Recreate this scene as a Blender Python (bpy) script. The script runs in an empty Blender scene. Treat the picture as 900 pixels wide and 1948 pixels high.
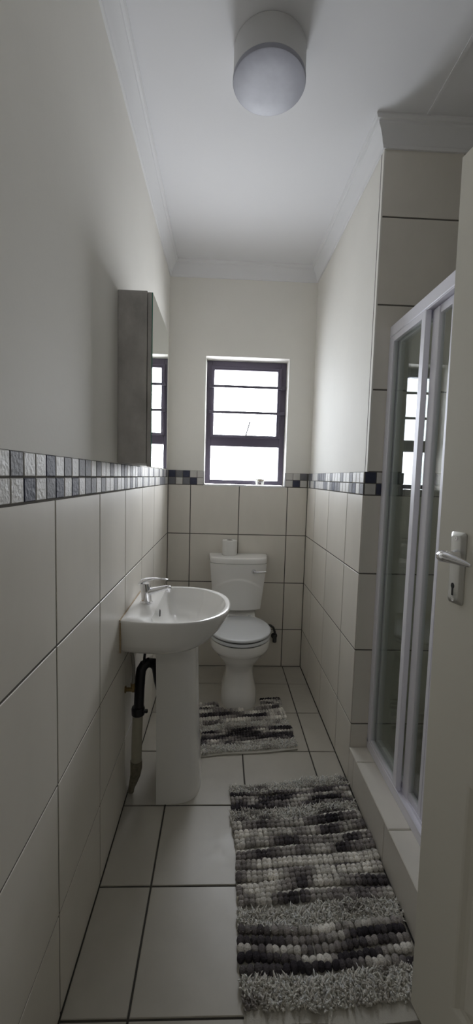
import bpy, math, random
from mathutils import Vector, Matrix
random.seed(7)
SC = bpy.context.scene
COL = SC.collection
PI = math.pi

# ------------------------------------------------------------------ materials
def new_mat(name):
    m = bpy.data.materials.new(name); m.use_nodes = True
    nt = m.node_tree; b = nt.nodes['Principled BSDF']
    return m, nt, b

def mat(name, col, rough=.5, metal=0, var=0, vscale=6, bump=0, bscale=60, rvar=0, coat=0, stretch=None, spec=.5):
    m, nt, b = new_mat(name)
    b.inputs['Base Color'].default_value = (*col, 1)
    b.inputs['Roughness'].default_value = rough
    b.inputs['Metallic'].default_value = metal
    b.inputs['Specular IOR Level'].default_value = spec
    if coat:
        b.inputs['Coat Weight'].default_value = coat
        b.inputs['Coat Roughness'].default_value = .06
    N, L = nt.nodes, nt.links
    tc = N.new('ShaderNodeTexCoord')
    src = tc.outputs['Object']
    if stretch:
        mp = N.new('ShaderNodeMapping'); mp.inputs['Scale'].default_value = stretch
        L.new(src, mp.inputs[0]); src = mp.outputs[0]
    if var or rvar:
        n = N.new('ShaderNodeTexNoise'); n.inputs['Scale'].default_value = vscale
        n.inputs['Detail'].default_value = 6; n.inputs['Roughness'].default_value = .6
        L.new(src, n.inputs['Vector'])
        if var:
            r = N.new('ShaderNodeMapRange')
            r.inputs[1].default_value = .3; r.inputs[2].default_value = .7
            r.inputs[3].default_value = 1-var; r.inputs[4].default_value = 1+var
            L.new(n.outputs[0], r.inputs[0])
            mx = N.new('ShaderNodeVectorMath'); mx.operation = 'SCALE'
            mx.inputs[0].default_value = col
            L.new(r.outputs[0], mx.inputs['Scale']); L.new(mx.outputs[0], b.inputs['Base Color'])
        if rvar:
            r = N.new('ShaderNodeMapRange')
            r.inputs[1].default_value = .3; r.inputs[2].default_value = .7
            r.inputs[3].default_value = max(0, rough-rvar); r.inputs[4].default_value = rough+rvar
            L.new(n.outputs[0], r.inputs[0]); L.new(r.outputs[0], b.inputs['Roughness'])
    if bump:
        n2 = N.new('ShaderNodeTexNoise'); n2.inputs['Scale'].default_value = bscale
        n2.inputs['Detail'].default_value = 4
        L.new(src, n2.inputs['Vector'])
        bp = N.new('ShaderNodeBump'); bp.inputs['Strength'].default_value = bump
        bp.inputs['Distance'].default_value = .002
        L.new(n2.outputs[0], bp.inputs['Height']); L.new(bp.outputs[0], b.inputs['Normal'])
    return m

M = {}
M['plaster'] = mat('cream_plaster', (.80, .78, .73), .7, var=.02, vscale=3, bump=.12, bscale=90, spec=.3)
M['ceiling'] = mat('white_ceiling_paint', (.80, .80, .82), .75, bump=.08, bscale=60, spec=.3)
M['cornice'] = mat('white_cornice_paint', (.79, .79, .80), .65, spec=.3)
M['tile'] = mat('beige_wall_tile', (.735, .70, .635), .42, var=.06, vscale=2.2, stretch=(1.6, 1.6, .7), rvar=.08, bump=.05, bscale=25)
M['grout'] = mat('wall_grout', (.15, .14, .125), .95, var=.1, spec=.1)
M['ftile'] = mat('cream_floor_tile', (.49, .465, .41), .36, var=.05, vscale=9, rvar=.06, bump=.04, bscale=40)
M['fgrout'] = mat('dark_floor_grout', (.075, .07, .062), .9, var=.2, vscale=20)
M['mos_pale'] = mat('pale_mosaic', (.60, .585, .56), .50, var=.06, vscale=30, bump=.9, bscale=110, rvar=.05)
M['mos_grey'] = mat('grey_mosaic', (.19, .19, .205), .55, var=.1, vscale=30, bump=.9, bscale=110, spec=.25)
M['mos_navy'] = mat('navy_mosaic', (.055, .06, .095), .55, var=.15, vscale=30, bump=.9, bscale=110, spec=.25)
M['mgrout'] = mat('mosaic_grout', (.16, .155, .15), .85)
M['ceramic'] = mat('white_ceramic', (.86, .85, .825), .16, spec=.5, coat=.3)
M['plastic_w'] = mat('white_seat_plastic', (.72, .74, .76), .15, coat=.3)
M['shade_rubber'] = mat('gap_shade_rubber', (.05, .05, .05), .6)  # dark rubber, also stands in for the shade in gaps and holes
M['chrome'] = mat('chrome', (.82, .82, .84), .07, metal=1)
M['satin'] = mat('satin_chrome', (.62, .62, .60), .28, metal=1)
M['alu'] = mat('silver_aluminium', (.86, .85, .92), .42, metal=.1)
M['alu_d'] = mat('bronze_window_aluminium', (.115, .10, .14), .45, metal=.2)
M['bar'] = mat('dark_bar_paint', (.09, .08, .11), .5)
M['blackp'] = mat('black_pipe_plastic', (.006, .006, .010), .35)
M['pvc'] = mat('cream_pvc', (.42, .40, .32), .45, var=.08, vscale=20)
M['pvc_dirty'] = mat('dirty_pipe_sealant', (.22, .20, .15), .7, var=.3, vscale=60, bump=.5, bscale=80)
M['brass'] = mat('tarnished_brass', (.28, .20, .09), .4, metal=.8, var=.2, vscale=60)
M['braid'] = mat('braided_steel', (.30, .29, .27), .4, metal=.8, bump=.8, bscale=500)
M['caulk'] = mat('stained_sealant', (.42, .33, .22), .7, var=.2, vscale=80)
M['paper'] = mat('toilet_paper', (.78, .77, .74), .9, bump=.1, bscale=200, spec=.1)
M['card'] = mat('brown_cardboard', (.10, .075, .05), .9)
M['doorp'] = mat('cream_door_paint', (.83, .805, .725), .55, bump=.07, bscale=120, spec=.4)
M['concrete'] = mat('grey_concrete_laminate', (.50, .48, .465), .55, var=.24, vscale=11, bump=.15, bscale=60, stretch=(1, 1, .6))
M['concrete_d'] = mat('dark_laminate_edge', (.05, .045, .045), .5, var=.2, vscale=20)
M['mirror'] = mat('mirror_silver', (.80, .83, .80), .01, metal=1)
M['mirror_edge'] = mat('green_glass_edge', (.05, .28, .20), .15)
M['opal'] = mat('opal_lamp_plastic', (.33, .335, .39), .42, var=.10, vscale=14)
M['lampside'] = mat('white_lamp_housing', (.60, .60, .60), .5)
M['hem'] = mat('mat_hem_cloth', (.50, .48, .43), .95, bump=.6, bscale=300, spec=.1)
M['hall'] = mat('hall_plaster', (.55, .52, .46), .8)
M['hallfloor'] = mat('hall_floor_tile', (.42, .39, .34), .5)
M['tray'] = mat('shower_floor_tile', (.30, .28, .25), .5, var=.08)
M['tubw'] = mat('translucent_tub_plastic', (.88, .88, .82), .4)
M['ink'] = mat('dark_print_ink', (.16, .13, .15), .6)
M['inkb'] = mat('brown_print_ink', (.42, .32, .20), .6)

def yarn():
    m, nt, b = new_mat('chenille_yarn')
    N, L = nt.nodes, nt.links
    a = N.new('ShaderNodeAttribute'); a.attribute_name = 'yarn'
    b.inputs['Roughness'].default_value = .95; b.inputs['Specular IOR Level'].default_value = .1
    tc = N.new('ShaderNodeTexCoord'); n = N.new('ShaderNodeTexNoise'); n.inputs['Scale'].default_value = 260
    L.new(tc.outputs['Object'], n.inputs['Vector'])
    r = N.new('ShaderNodeMapRange'); r.inputs[1].default_value = .3; r.inputs[2].default_value = .7
    r.inputs[3].default_value = .75; r.inputs[4].default_value = 1.2
    L.new(n.outputs[0], r.inputs[0])
    mx = N.new('ShaderNodeVectorMath'); mx.operation = 'SCALE'
    L.new(a.outputs['Color'], mx.inputs[0]); L.new(r.outputs[0], mx.inputs['Scale'])
    L.new(mx.outputs[0], b.inputs['Base Color'])
    bp = N.new('ShaderNodeBump'); bp.inputs['Strength'].default_value = .8; bp.inputs['Distance'].default_value = .003
    L.new(n.outputs[0], bp.inputs['Height']); L.new(bp.outputs[0], b.inputs['Normal'])
    return m
M['yarn'] = yarn()

def glass(name, tint, ior=1.5, rough=0.0):
    m = bpy.data.materials.new(name); m.use_nodes = True
    nt = m.node_tree; N, L = nt.nodes, nt.links
    N.remove(N['Principled BSDF']); out = N['Material Output']
    geo = N.new('ShaderNodeNewGeometry'); mr = N.new('ShaderNodeMapRange')
    mr.inputs[3].default_value = ior; mr.inputs[4].default_value = 1/ior
    L.new(geo.outputs['Backfacing'], mr.inputs[0])
    fr = N.new('ShaderNodeFresnel'); L.new(mr.outputs[0], fr.inputs['IOR'])
    t = N.new('ShaderNodeBsdfTransparent'); t.inputs[0].default_value = (*tint, 1)
    g = N.new('ShaderNodeBsdfGlossy'); g.inputs['Roughness'].default_value = rough
    mx = N.new('ShaderNodeMixShader')
    L.new(fr.outputs[0], mx.inputs[0]); L.new(t.outputs[0], mx.inputs[1]); L.new(g.outputs[0], mx.inputs[2])
    L.new(mx.outputs[0], out.inputs['Surface'])
    return m
M['glass'] = glass('shower_glass', (.90, .93, .91))
M['wglass'] = glass('window_glass', (.96, .97, .98))

# ------------------------------------------------------------------ mesh builder
class MB:
    def __init__(s): s.v = []; s.f = []; s.m = []; s.col = []
    def add(s, vs, fs, mi=0):
        o = len(s.v); s.v += [tuple(v) for v in vs]
        for f in fs: s.f.append(tuple(o+i for i in f)); s.m.append(mi)
        return o
    def box(s, a, b, mi=0, bev=0):
        x0, y0, z0 = [min(a[i], b[i]) for i in range(3)]; x1, y1, z1 = [max(a[i], b[i]) for i in range(3)]
        if bev <= 0:
            s.add([(x0,y0,z0),(x1,y0,z0),(x1,y1,z0),(x0,y1,z0),(x0,y0,z1),(x1,y0,z1),(x1,y1,z1),(x0,y1,z1)],
                  [(0,3,2,1),(4,5,6,7),(0,1,5,4),(1,2,6,5),(2,3,7,6),(3,0,4,7)], mi); return
        e = min(bev, (x1-x0)*.45, (y1-y0)*.45, (z1-z0)*.45)
        vs = []; idx = {}
        for sx in (0,1):
            for sy in (0,1):
                for sz in (0,1):
                    c = ((x0,x1)[sx], (y0,y1)[sy], (z0,z1)[sz]); d = (e if not sx else -e, e if not sy else -e, e if not sz else -e)
                    for ax in range(3):
                        p = [c[i]+(0 if i == ax else d[i]) for i in range(3)]
                        idx[(sx,sy,sz,ax)] = len(vs); vs.append(p)
        F = []
        for ax in range(3):
            for k in (0,1):
                q = []
                for u, w in ((0,0),(1,0),(1,1),(0,1)):
                    t = [0,0,0]; t[ax] = k; t[(ax+1)%3] = u; t[(ax+2)%3] = w
                    q.append(idx[(*t, ax)])
                F.append(q if k else q[::-1])
        for ax in range(3):
            a1, a2 = (ax+1)%3, (ax+2)%3
            for u in (0,1):
                for w in (0,1):
                    t0 = [0,0,0]; t0[a1] = u; t0[a2] = w; t1 = list(t0); t1[ax] = 1
                    q = [idx[(*t0,a1)], idx[(*t1,a1)], idx[(*t1,a2)], idx[(*t0,a2)]]
                    F.append(q if (u+w) % 2 == 0 else q[::-1])
        for sx in (0,1):
            for sy in (0,1):
                for sz in (0,1):
                    q = [idx[(sx,sy,sz,i)] for i in range(3)]
                    F.append(q if (sx+sy+sz) % 2 == 1 else q[::-1])
        s.add(vs, F, mi)
    def tile(s, o, u, w, n, u0, u1, w0, w1, t=.006, bev=.0010, mi=0):
        """slab standing on the plane through o; front face t proud along n"""
        o, u, w, n = Vector(o), Vector(u), Vector(w), Vector(n)
        def P(a, b, c): return o+u*a+w*b+n*c
        bv = min(bev, (u1-u0)*.3, (w1-w0)*.3)
        vs = [P(u0,w0,0),P(u1,w0,0),P(u1,w1,0),P(u0,w1,0),
              P(u0,w0,t-bv),P(u1,w0,t-bv),P(u1,w1,t-bv),P(u0,w1,t-bv),
              P(u0+bv,w0+bv,t),P(u1-bv,w0+bv,t),P(u1-bv,w1-bv,t),P(u0+bv,w1-bv,t)]
        F = [(8,9,10,11)]
        for i in range(4):
            j = (i+1) % 4
            F += [(i,j,4+j,4+i), (4+i,4+j,8+j,8+i)]
        if u.cross(w).dot(n) < 0: F = [f[::-1] for f in F]
        s.add(vs, F, mi)
    def loft(s, rings, cap0=True, cap1=True, mi=0, closed=True):
        n = len(rings[0]); o = len(s.v)
        vs = [p for r in rings for p in r]; F = []
        for k in range(len(rings)-1):
            for i in range(n if closed else n-1):
                j = (i+1) % n
                F.append((k*n+i, k*n+j, (k+1)*n+j, (k+1)*n+i))
        if cap0: F.append(tuple(range(n))[::-1])
        if cap1: F.append(tuple((len(rings)-1)*n+i for i in range(n)))
        s.add(vs, F, mi)
    def tube(s, pts, r, seg=12, mi=0, cap=True):
        pts = [Vector(p) for p in pts]; rs = r if isinstance(r, (list, tuple)) else [r]*len(pts)
        rings = []; ref = None
        for i, p in enumerate(pts):
            d = (pts[min(i+1, len(pts)-1)]-pts[max(i-1, 0)]).normalized()
            if ref is None:
                ref = Vector((0,0,1)) if abs(d.z) < .9 else Vector((1,0,0))
            a = d.cross(ref).normalized(); b = d.cross(a).normalized(); ref = -b if False else ref
            if rings and a.dot(pa) < 0: a = -a; b = -b
            pa = a
            rings.append([p+a*rs[i]*math.cos(2*PI*k/seg)+b*rs[i]*math.sin(2*PI*k/seg) for k in range(seg)])
        s.loft(rings, cap, cap, mi)
    def lathe(s, c, prof, seg=32, axis=(0,0,1), mi=0, cap0=True, cap1=True):
        ax = Vector(axis).normalized(); ref = Vector((1,0,0)) if abs(ax.x) < .9 else Vector((0,1,0))
        a = ax.cross(ref).normalized(); b = ax.cross(a).normalized(); c = Vector(c)
        s.loft([[c+ax*h+a*r*math.cos(2*PI*k/seg)+b*r*math.sin(2*PI*k/seg) for k in range(seg)] for r, h in prof], cap0, cap1, mi)
    def rod(s, a, b, w, h, mi=0):
        """rectangular bar from a to b"""
        a, b = Vector(a), Vector(b); d = (b-a).normalized()
        ref = Vector((0,0,1)) if abs(d.z) < .9 else Vector((0,1,0))
        x = d.cross(ref).normalized()*w/2; y = d.cross(x).normalized()*h/2
        s.loft([[p+x+y, p-x+y, p-x-y, p+x-y] for p in (a, b)], mi=mi)
    def build(s, name, mats, parent=None, smooth=False, ang=35, cols=None):
        me = bpy.data.meshes.new(name)
        off = wpos(parent) if parent is not None else Vector((0,0,0))
        me.from_pydata([Vector(v)-off for v in s.v], [], s.f)
        for m in (mats if isinstance(mats, (list, tuple)) else [mats]): me.materials.append(m)
        me.polygons.foreach_set('material_index', s.m)
        me.update()
        import bmesh
        bm = bmesh.new(); bm.from_mesh(me)
        bmesh.ops.recalc_face_normals(bm, faces=bm.faces); bm.to_mesh(me); bm.free()
        if cols is not None:
            at = me.color_attributes.new('yarn', 'FLOAT_COLOR', 'POINT')
            for i, c in enumerate(cols): at.data[i].color = (*c, 1)
        if smooth:
            me.polygons.foreach_set('use_smooth', [True]*len(me.polygons))
            me.set_sharp_from_angle(angle=math.radians(ang))
        o = bpy.data.objects.new(name, me); COL.objects.link(o)
        if parent is not None: o.parent = parent
        return o

def wpos(o):
    p = Vector((0,0,0))
    while o is not None: p += o.location; o = o.parent
    return p
def empty(name, loc):
    o = bpy.data.objects.new(name, None); o.location = loc; o.empty_display_size = .05; COL.objects.link(o); return o
def tag(o, label=None, cat=None, group=None, kind=None):
    if label: o['label'] = label
    if cat: o['category'] = cat
    if group: o['group'] = group
    if kind: o['kind'] = kind
    return o
def thing(name, label, cat, loc, group=None): return tag(empty(name, loc), label, cat, group)
def struct(o, label=None, cat=None): return tag(o, label, cat, kind='structure')

# ------------------------------------------------------------------ dimensions (metres)
W = .9524          # right wall tile face
CZ = 2.70          # ceiling
ZB = 2.611         # cornice foot
ZT = 1.2688        # top of the big tiles
ZD = 1.365         # top of mosaic border
OC = -1.103        # corner where the shower recess starts
SE = -1.95         # shower near end
SX = 1.85          # shower far side
YF = -2.653        # front wall, inside face
P = .3303          # tile pitch across
R = .3333          # tile pitch up
G = .0030          # half grout
GB = .006          # tile thickness
GD = .0018         # grout lies this far behind the tile face

def spans(lo, hi, first, pitch):
    """tile edges between lo and hi given one grout line"""
    ls = []; x = first
    while x > lo: x -= pitch
    while x < hi:
        if lo < x < hi: ls.append(x)
        x += pitch
    e = [lo]+ls+[hi]
    return [(a, b) for a, b in zip(e, e[1:]) if b-a > .012]
rows = [(ZT-R*(k+1), ZT-R*k) for k in range(3)]+[(0, ZT-3*R)]

def clad(mb, o, u, n, us, vs):
    for a, b in us:
        for c, d in vs: mb.tile(o, u, (0,0,1), n, a+G, b-G, c+G, d-G, t=GB)

# ------------------------------------------------------------------ floor
fl = MB()
fl.box((-.12, -2.78, -.08), (1.95, .12, -.004))
FX = 1.4856/3; FY = -.7372/3; FP = .9862/3
for a, b in spans(0, W, FX, FP):
    for c, d in spans(YF-.1, 0, FY, FP):
        fl.tile((0,0,-.004), (1,0,0), (0,1,0), (0,0,1), a+.003, b-.003, c+.003, d-.003, t=.004, bev=.0015, mi=1)
for a, b in spans(W, 1.06, FX, FP):
    for c, d in spans(YF-.1, SE-.1, FY, FP):
        fl.tile((0,0,-.004), (1,0,0), (0,1,0), (0,0,1), a+.003, b-.003, c+.003, d-.003, t=.004, bev=.0015, mi=1)
floor = fl.build('floor', [M['fgrout'], M['ftile']]); struct(floor)

# ------------------------------------------------------------------ ceiling and cornices
c = MB(); c.box((-.12, -2.78, CZ), (1.95, .12, CZ+.1))
c.box((1.098, -1.95, CZ-.003), (1.112, OC, CZ+.01))        # cover strip over the board joint
struct(c.build('ceiling', M['ceiling']))
# profile of the cornice: (projection from the wall, height)
PRJ = .055
CP = [(0, ZB), (.008, ZB), (.010, ZB+.010), (.013, ZB+.014), (.018, ZB+.032), (.028, ZB+.052), (.040, ZB+.064), (.042, ZB+.072), (.050, ZB+.074), (PRJ, CZ-.006), (PRJ, CZ+.002), (0, CZ+.002)]
def cornice(name, path):
    """path: list of (x, y, nx, ny); (nx, ny) multiplies the projection"""
    m = MB(); m.loft([[(x+nx*p, y+ny*p, z) for p, z in CP] for x, y, nx, ny in path])
    o = m.build(name, M['cornice'], smooth=True, ang=25); struct(o); return o
cornice('trim_1', [(-.004, YF, 1, 0), (-.004, .004, 1, -1)])
cornice('trim_2', [(-.004, .004, 1, -1), (W+.012, .004, -1, -1)])
cornice('trim_3', [(W+.012, .004, -1, -1), (W+.012, OC, -1, -1), (SX, OC, 0, -1)])

# ------------------------------------------------------------------ left wall
w = MB(); w.box((-.12, -2.78, -.08), (-.004, .12, CZ)); w.box((-.01, YF, 0), (-GD, 0, ZD-.001), 1)
wl = w.build('wall_left', [M['plaster'], M['grout']]); struct(wl)
m = MB(); clad(m, (-GB, 0, 0), (0,1,0), (1,0,0), spans(YF, -.001, -.6771/3, P), rows)
m.build('tile_cladding', M['tile'], wl)
MP = .0487
def mosaic(mb, o, u, n, u0, u1, step, pat1, pat2, rev=False):
    """two courses of small tiles; pat strings of P/G/N, walked from u0 (or from u1 when rev)"""
    rng = random.Random(int(abs(u0*1000))+len(pat1))
    k = 0; x = u1 if rev else u0
    while (x > u0+.004) if rev else (x < u1-.004):
        y = max(u0, x-step) if rev else min(u1, x+step)
        a, b = min(x, y), max(x, y)
        if b-a > .006:
            for row, pat in ((0, pat1), (1, pat2)):
                ch = pat[k] if k < len(pat) else rng.choice('PPPGGGN')
                z1 = ZD-.002-row*.0478; z0 = z1-.0445
                mb.tile(o, u, (0,0,1), n, a+.0016, b-.0016, z0, z1, t=GB+.0005, bev=.0015, mi='PGN'.index(ch))
        k += 1; x = y
MM = [M['mos_pale'], M['mos_grey'], M['mos_navy']]
m = MB()
mosaic(m, (-GB, 0, 0), (0,1,0), (1,0,0), -2.0685, -.001, MP, 'GPPNPGPGGPGPPGPPGGPGPPGGPPPGPPGPPPGP', 'PNPGNPNPGGPGPPGPPGPNPGPPGPPGPPPGPP')
mosaic(m, (-GB, 0, 0), (0,1,0), (1,0,0), YF, -2.0685, MP, 'PGPGGPPNGPPG', 'PPGPNPGPPGPP', rev=True)
m.build('mosaic_border', MM, wl)

# ------------------------------------------------------------------ back wall with window opening
WX0, WX1, WZ0, WZ1 = .241, .795, 1.272, 2.120
w = MB()
w.box((-.12, .004, -.08), (WX0, .24, CZ)); w.box((WX1, .004, -.08), (1.95, .24, CZ))
w.box((WX0, .004, -.08), (WX1, .24, WZ0)); w.box((WX0, .004, WZ1), (WX1, .24, CZ))
w.box((0, .01, 0), (W, GD, ZT), 1); w.box((0, .01, ZT), (WX0, GD, ZD-.001), 1); w.box((WX1, .01, ZT), (W, GD, ZD-.001), 1)
# pale trim strip around the cut tiles at the opening
for a, b in (((WX0-.003, -.001, ZT), (WX0+.005, .012, ZD)), ((WX1-.005, -.001, ZT), (WX1+.003, .012, ZD)), ((WX0-.003, -.001, ZT-.003), (WX1+.003, .05, ZT+.006))):
    w.box(a, b, 2)
wb = w.build('wall_back', [M['plaster'], M['grout'], M['cornice']]); struct(wb)
m = MB(); clad(m, (0, GB, 0), (1,0,0), (0,-1,0), spans(0.001, W-.001, .4609/3, P), rows)
m.build('tile_cladding', M['tile'], wb)
m = MB()
mosaic(m, (0, GB, 0), (1,0,0), (0,-1,0), .004, WX0-.002, .0478, 'NGNPP', 'GPGNP')
mosaic(m, (0, GB, 0), (1,0,0), (0,-1,0), WX1+.003, W-.002, .0495, 'PPG', 'PNP')
m.build('mosaic_border', MM, wb)

# ------------------------------------------------------------------ right wall (up to the shower recess)
WP = W+.013
w = MB(); w.box((WP, OC+.012, -.08), (1.1, .12, CZ)); w.box((W+GD, OC+.006, 0), (WP, 0, ZD-.001), 1)
w.box((WP-.002, OC-.001, ZD), (WP+.004, OC+.02, ZB), 0)
wr = w.build('wall_right', [M['plaster'], M['grout']]); struct(wr)
m = MB(); clad(m, (W+GB, 0, 0), (0,1,0), (-1,0,0), spans(OC, -.001, -1.6838/3, P), rows)
m.build('tile_cladding', M['tile'], wr)
m = MB(); mosaic(m, (W+GB, 0, 0), (0,1,0), (-1,0,0), OC+.002, -.001, MP, 'PPPGPPGPPPGPPGGGGPPPGGG', 'GPNGPPPGGNGPGGPPPPGPPG')
m.build('mosaic_border', MM, wr)

# ------------------------------------------------------------------ shower recess walls, fully tiled
trow = rows+[(ZD+R*k, min(ZD+R*(k+1), CZ)) for k in range(4)]
w = MB(); w.box((W+.012, OC+GD, -.08), (SX+.1, OC+.03, CZ)); w.box((W+.003, OC+GD, 0), (W+.013, OC+.02, ZD-.001))
ws = w.build('wall_shower', [M['grout']]); struct(ws)
m = MB()
for r in trow:
    x0 = W if r[1] <= ZD+.001 else WP+.002
    for a, b in spans(x0, SX, W+R, R): m.tile((0, OC+GB, 0), (1,0,0), (0,0,1), (0,-1,0), a+(.001 if a == x0 else G), b-G, r[0]+G, r[1]-G, t=GB)
m.build('tile_cladding', M['tile'], ws)
m = MB()
mosaic(m, (0, OC+GB, 0), (1,0,0), (0,-1,0), W+.005, SX, .0478, 'NPGPNPGPPGNP', 'PNPGPGPNPPGP')
m.build('mosaic_border', MM, ws)
w = MB(); w.box((SX+GB, SE-.1, -.08), (SX+.1, OC+.03, CZ)); w.box((.962, SE-.1, -.08), (SX+.1, SE-GB, CZ))
ws2 = w.build('wall_shower_far', [M['grout']]); struct(ws2)
m = MB()
clad(m, (SX+GB, 0, 0), (0,1,0), (-1,0,0), spans(SE, OC, SE+.3, P), trow)
clad(m, (0, SE-GB, 0), (1,0,0), (0,1,0), spans(.962, SX, 1.3, P), trow)
m.build('tile_cladding', M['tile'], ws2)
m = MB(); mosaic(m, (SX+GB, 0, 0), (0,1,0), (-1,0,0), SE, OC, MP, 'PGP', 'NPG'); m.build('mosaic_border', MM, ws2)
w = MB(); w.box((1.1, SE, 0), (SX, OC, .035)); w.lathe((1.45, -1.52, .035), [(.045, 0), (.043, .003), (.03, .003)], 24, mi=1)
struct(w.build('floor_shower', [M['tray'], M['satin']]))
# kerb
KZ = .163
w = MB(); w.box((W+GB, SE, -.01), (1.1, OC+.004, KZ-.006))
kb = w.build('trim_4', [M['grout']]); struct(kb, 'tiled kerb under the shower screen')
m = MB()
for a, b in spans(SE, OC, -1.162, .377/1.14): m.tile((W+GB, 0, 0), (0,1,0), (0,0,1), (-1,0,0), a+.0015, b-.0015, .004, KZ-.007, t=GB)
for a, b in spans(SE, OC, -1.200, .3275): m.tile((0, 0, KZ-.006), (1,0,0), (0,1,0), (0,0,1), W-.001, 1.1, a+.0015, b-.0015, t=.006, bev=.003)
m.build('kerb_tiles', M['tile'], kb)
# front wall with the doorway, wall beside the door hinge
DX0, DX1 = .180, 1.002
w = MB(); w.box((-.12, -2.76, -.08), (DX0, YF, CZ)); w.box((DX1+.02, -2.76, -.08), (1.95, YF, CZ)); w.box((DX0, -2.76, 2.07), (DX1+.02, YF, CZ))
struct(w.build('wall_front', M['plaster']))
w = MB(); w.box((1.06, YF, -.08), (1.16, SE-.1, CZ)); struct(w.build('wall_right_entry', M['plaster']))
w = MB()
w.box((DX0, -2.76, 0), (DX0+.02, YF+.01, 2.07), bev=.003); w.box((DX1+.0, -2.76, 0), (DX1+.02, YF+.01, 2.07), bev=.003); w.box((DX0, -2.76, 2.05), (DX1+.02, YF+.01, 2.07), bev=.003)
struct(w.build('trim_5', M['doorp']))
# hallway outside the door
w = MB()
for a, b in (((-1.3, -5, -.08), (-1.2, -2.76, CZ)), ((2.2, -5, -.08), (2.3, -2.76, CZ)), ((-1.3, -5.1, -.08), (2.3, -5, CZ)), ((-1.3, -2.78, -.08), (-.12, -2.7, CZ)), ((1.95, -2.78, -.08), (2.3, -2.7, CZ))):
    w.box(a, b)
struct(w.build('wall_hallway', M['hall']))
w = MB(); w.box((-1.3, -5.1, -.09), (2.3, -2.76, 0)); struct(w.build('floor_hallway', M['hallfloor']))
w = MB(); w.box((-1.3, -5.1, CZ), (2.3, -2.76, CZ+.1)); struct(w.build('ceiling_hallway', M['ceiling']))

# ------------------------------------------------------------------ window
YW = .112
win = empty('window_1', (.52, YW, WZ0)); struct(win)
def ring(mb, x0, x1, z0, z1, t, y0, y1, mi=0, bev=.002):
    l, r, bt, tp = t
    mb.box((x0, y0, z0), (x0+l, y1, z1), mi, bev); mb.box((x1-r, y0, z0), (x1, y1, z1), mi, bev)
    mb.box((x0+l, y0+.0005, z0), (x1-r, y1, z0+bt), mi, bev); mb.box((x0+l, y0+.0005, z1-tp), (x1-r, y1, z1), mi, bev)
m = MB(); ring(m, .243, .793, 1.276, 2.121, (.036, .036, .030, .038), YW, YW+.045)
m.box((.279, YW, 1.541), (.757, YW+.045, 1.602), bev=.002)
m.build('window_frame', M['alu_d'], win)
m = MB(); ring(m, .270, .762, 1.600, 2.084, (.026, .028, .020, .026), YW-.012, YW+.03); ring(m, .276, .756, 1.604, 2.080, (.012, .012, .010, .012), YW-.016, YW)
sash = m.build('top_hung_sash', M['alu_d'], win)
m = MB(); m.box((.294, YW+.012, 1.618), (.736, YW+.018, 2.060)); m.build('upper_pane', M['wglass'], win)
m = MB(); m.box((.277, YW+.022, 1.304), (.768, YW+.028, 1.543)); m.build('lower_pane', M['wglass'], win)
for z in (1.9445, 1.771):
    m = MB(); m.box((.262, YW-.036, z-.0085), (.774, YW-.024, z+.0085), bev=.002)
    for x in (.262, .756): m.box((x, YW-.038, z-.010), (x+.030, YW-.0, z+.010), bev=.002)
    m.build('burglar_bar', M['bar'], win)
m = MB(); m.box((.490, YW-.030, 1.609), (.552, YW-.010, 1.617), bev=.002)
m.tube([(.522, YW-.03, 1.612), (.526, YW-.034, 1.632), (.546, YW-.045, 1.704)], [.006, .0045, .0045], 8)
m.lathe((.546, YW-.045, 1.700), [(.0045, 0), (.006, .003), (.006, .008), (.003, .010)], 10)
m.build('casement_stay', M['bar'], win, smooth=True)

# small tub on the sill
t = thing('plastic_tub', 'small white printed plastic tub standing on the window sill', 'tub', (.626, .052, 1.278))
m = MB(); m.lathe((.626, .052, 1.278), [(.026, 0), (.0275, .003), (.032, .036), (.0335, .036), (.0335, .040), (.030, .040), (.0255, .004)], 32, cap1=True)
m.build('cup_body', M['tubw'], t, smooth=True)
m = MB()
def label_patch(mb, a0, a1, z0, z1, mi, r0=.0272, r1=.0322):
    n = 6; A = []; B = []
    for i in range(n+1):
        a = a0+(a1-a0)*i/n
        for L_, z in ((A, z0), (B, z1)):
            rr = r0+(r1-r0)*(z/.040)+.0005
            L_.append((.626+rr*math.sin(a), .052-rr*math.cos(a), 1.278+z))
    mb.loft([A, B], False, False, mi, closed=False)
label_patch(m, -.25, .22, .004, .018, 0); label_patch(m, -.20, .12, .021, .030, 0); label_patch(m, .30, .55, .020, .028, 0)
label_patch(m, -.55, -.38, .003, .022, 0); label_patch(m, -.5, .9, .031, .036, 1)
m.build('printed_label', [M['ink'], M['inkb']], t)

# ------------------------------------------------------------------ ceiling lamp
LX, LY = .486, -1.350
t = thing('ceiling_lamp', 'round white drum lamp fixed flat to the ceiling', 'ceiling lamp', (LX, LY, CZ))
m = MB(); m.lathe((LX, LY, CZ), [(.112, 0), (.116, -.002), (.1165, -.086), (.1150, -.088)], 64); m.build('lamp_housing', M['lampside'], t, smooth=True)
m = MB(); m.lathe((LX, LY, CZ), [(.1160, -.087), (.1178, -.089), (.1178, -.099), (.1165, -.1015), (.112, -.1025), (.06, -.1032), (.01, -.1034)], 64); m.build('diffuser', M['opal'], t, smooth=True, ang=40)

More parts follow.
